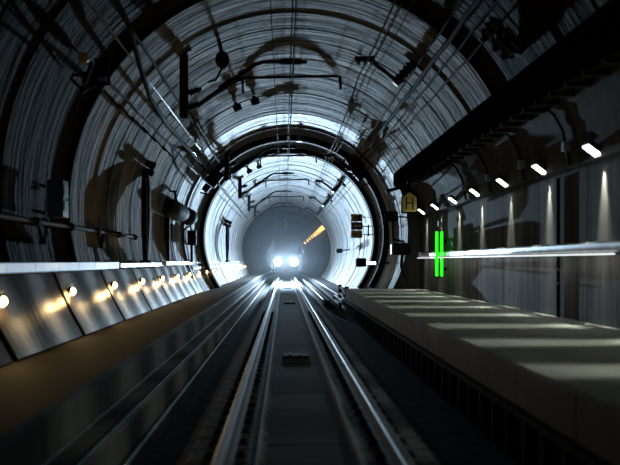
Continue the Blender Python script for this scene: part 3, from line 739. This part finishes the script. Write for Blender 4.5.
for dx in (-1.0, 1.0): MB().box((tx+dx-.12,-1.58,ZT+1), (tx+dx+.12,-1.15,ZT+20)).build('bogie_frame', M['steel'], t)
HEADX = (-.62, .98)
for X in HEADX:
    r = MB().lathe((X,-.10,ZT-.10), (X,-.10,ZT+.1), [(0,.38),(.3,.41),(1,.43)], 20).build('headlight', M['steel'], t, 40)
    MB().lathe((X,-.10,ZT-.13), (X,-.10,ZT-.09), [(0,.16),(.4,.32),(1,.36)], 20).build('lens', M['head'], r, 40)
COOL = (.52, .76, 1.0)
HB = 1.0
def profile(l, e_in, s0, s1):
    """photometric profile of a tunnel headlight: strength over the angle off its axis (batwing, dim straight ahead)"""
    l.use_nodes = True; nt = l.node_tree; N, L = nt.nodes, nt.links; N.clear()
    out = N.new('ShaderNodeOutputLight'); em = N.new('ShaderNodeEmission'); tc = N.new('ShaderNodeTexCoord'); sp = N.new('ShaderNodeSeparateXYZ')
    L.new(tc.outputs['Normal'], sp.inputs[0])
    def math(op, *a):
        m = N.new('ShaderNodeMath'); m.operation = op
        for i, v in enumerate(a):
            if isinstance(v, (int, float)): m.inputs[i].default_value = v
            else: L.new(v, m.inputs[i])
        return m.outputs[0]
    sn = math('SQRT', math('ADD', math('MULTIPLY', sp.outputs[0], sp.outputs[0]), math('MULTIPLY', sp.outputs[1], sp.outputs[1])))
    mr = N.new('ShaderNodeMapRange'); mr.interpolation_type = 'SMOOTHSTEP'
    L.new(sn, mr.inputs['Value']); mr.inputs['From Min'].default_value = s0; mr.inputs['From Max'].default_value = s1; mr.inputs['To Min'].default_value = e_in; mr.inputs['To Max'].default_value = 1
    st = math('DIVIDE', math('MULTIPLY', mr.outputs[0], 1/400), math('POWER', math('MAXIMUM', sn, .04), 3.0))
    dn = N.new('ShaderNodeMapRange'); dn.inputs['From Min'].default_value = -.35; dn.inputs['From Max'].default_value = -.03; dn.inputs['To Min'].default_value = .10
    L.new(sp.outputs[1], dn.inputs['Value'])          # the cut-off below the horizontal, as on a dipped beam
    st = math('MULTIPLY', st, dn.outputs[0])
    L.new(st, em.inputs['Strength']); L.new(em.outputs[0], out.inputs[0])
for X in HEADX:
    o = spot('headlight_beam', (X,-.10,ZT-.2), (X,.90,0), 62*400*HB, COOL, 178, .03, .06)
    profile(o.data, .012, .056, .094)

# amber wall lamps on the bore beyond the train front
for k, z in enumerate((97, 100, 104, 108, 113, 119, 126, 135, 146, 160, 180)):
    s = on_bore(1, .86, 4.28-.12); X, Y = s, .86*s
    t = thing('amber_lamp', f"{ORD[k]} amber lamp from the train front on the dark bore wall", 'lamp', (X,Y,z), 'amber lamps beyond the train front')
    MB().lathe((X+.15,Y+.12,z), (X,Y,z), [(0,.22),(1,.27)], 10).build('housing', M['steel'], t)
    MB().lathe((X,Y,z), (X-.06,Y-.05,z), [(0,.26),(.6,.22),(1,.08)], 10).build('bulb', M['amber_lamp'], t)
    spot('amber_light', (X-.45,Y-.40,z), (X+.5,Y+.4,z+2.2), 420, (1,.45,.08), 95, .8, .08)

# thin haze in the far bore
mb = MB(); R = 4.0; n = 32
mb.add([V(CX+R*cos(2*pi*k/n), CY+max(-2.65, R*sin(2*pi*k/n)), z) for z in (60, 96.2) for k in range(n)], [(k,(k+1)%n,n+(k+1)%n,n+k) for k in range(n)] + [tuple(range(n-1,-1,-1)), tuple(range(n,2*n))])
hz = bpy.data.materials.new('haze'); hz.use_nodes = True; hz.cycles.volume_sampling = 'EQUIANGULAR'; nt = hz.node_tree; nt.nodes.clear()
o_ = nt.nodes.new('ShaderNodeOutputMaterial'); vsn = nt.nodes.new('ShaderNodeVolumeScatter'); vsn.inputs['Color'].default_value = (.85,.93,1,1); vsn.inputs['Density'].default_value = .0035; vsn.inputs['Anisotropy'].default_value = .3
nt.links.new(vsn.outputs[0], o_.inputs['Volume'])
h = mb.build('haze', hz); h['kind'] = 'stuff'; h['label'] = 'bluish haze hanging around the train headlights'; h['category'] = 'haze'

hz2 = bpy.data.materials.new('halo_haze'); hz2.use_nodes = True; hz2.cycles.volume_sampling = 'EQUIANGULAR'; nt = hz2.node_tree; nt.nodes.clear()  # denser volume, added to stand in for the headlight bloom
o_ = nt.nodes.new('ShaderNodeOutputMaterial'); vsn = nt.nodes.new('ShaderNodeVolumeScatter'); vsn.inputs['Color'].default_value = (.85,.93,1,1); vsn.inputs['Anisotropy'].default_value = .2
tcn = nt.nodes.new('ShaderNodeTexCoord'); gr = nt.nodes.new('ShaderNodeTexGradient'); gr.gradient_type = 'QUADRATIC_SPHERE'
mpn = nt.nodes.new('ShaderNodeMapping'); mpn.inputs['Scale'].default_value = (1/3.4, 1/3.4, 1/3.0)
mln = nt.nodes.new('ShaderNodeMath'); mln.operation = 'MULTIPLY'; mln.inputs[1].default_value = .17
nt.links.new(tcn.outputs['Object'], mpn.inputs[0]); nt.links.new(mpn.outputs[0], gr.inputs[0]); nt.links.new(gr.outputs['Fac'], mln.inputs[0]); nt.links.new(mln.outputs[0], vsn.inputs['Density']); nt.links.new(vsn.outputs[0], o_.inputs['Volume'])
mb = MB(); mb.lathe((.18,-.1,92.4), (.18,-.1,96.04), [(i/12, 3.4*sqrt(max(.0004, 1-(1-i/12)**2))) for i in range(13)], 20)
h = mb.build('haze', hz2, None, None, (.18,-.1,95.9)); h['kind'] = 'stuff'; h['label'] = 'added puff of haze making the halo around the two train headlights'; h['category'] = 'haze'

# ------------------------------------------------------------------ world, camera, view
w = bpy.data.worlds.new('tunnel_dark'); sc.world = w; w.use_nodes = True
w.node_tree.nodes['Background'].inputs[0].default_value = (.6,.65,.7,1); w.node_tree.nodes['Background'].inputs[1].default_value = .004
cam = bpy.data.cameras.new('camera'); co = bpy.data.objects.new('camera', cam); COL.objects.link(co)
co.location = V(0,0,0); co.rotation_euler = (radians(90), 0, 0)
cam.sensor_width = 36; cam.lens = 36*1000/620
cam.shift_x = (310-284)/620; cam.shift_y = (261-232.5)/620
cam.clip_end = 400
cam.dof.use_dof = True; cam.dof.focus_distance = 42; cam.dof.aperture_fstop = 1.3
sc.camera = co
sc.view_settings.view_transform = 'Standard'; sc.view_settings.look = 'None'; sc.view_settings.exposure = 0; sc.view_settings.gamma = 1; sc.view_settings.use_curve_mapping = False
sc.cycles.max_bounces = 6; sc.cycles.sample_clamp_indirect = 0
for o in bpy.data.objects:
    if '_w' in o: del o['_w']
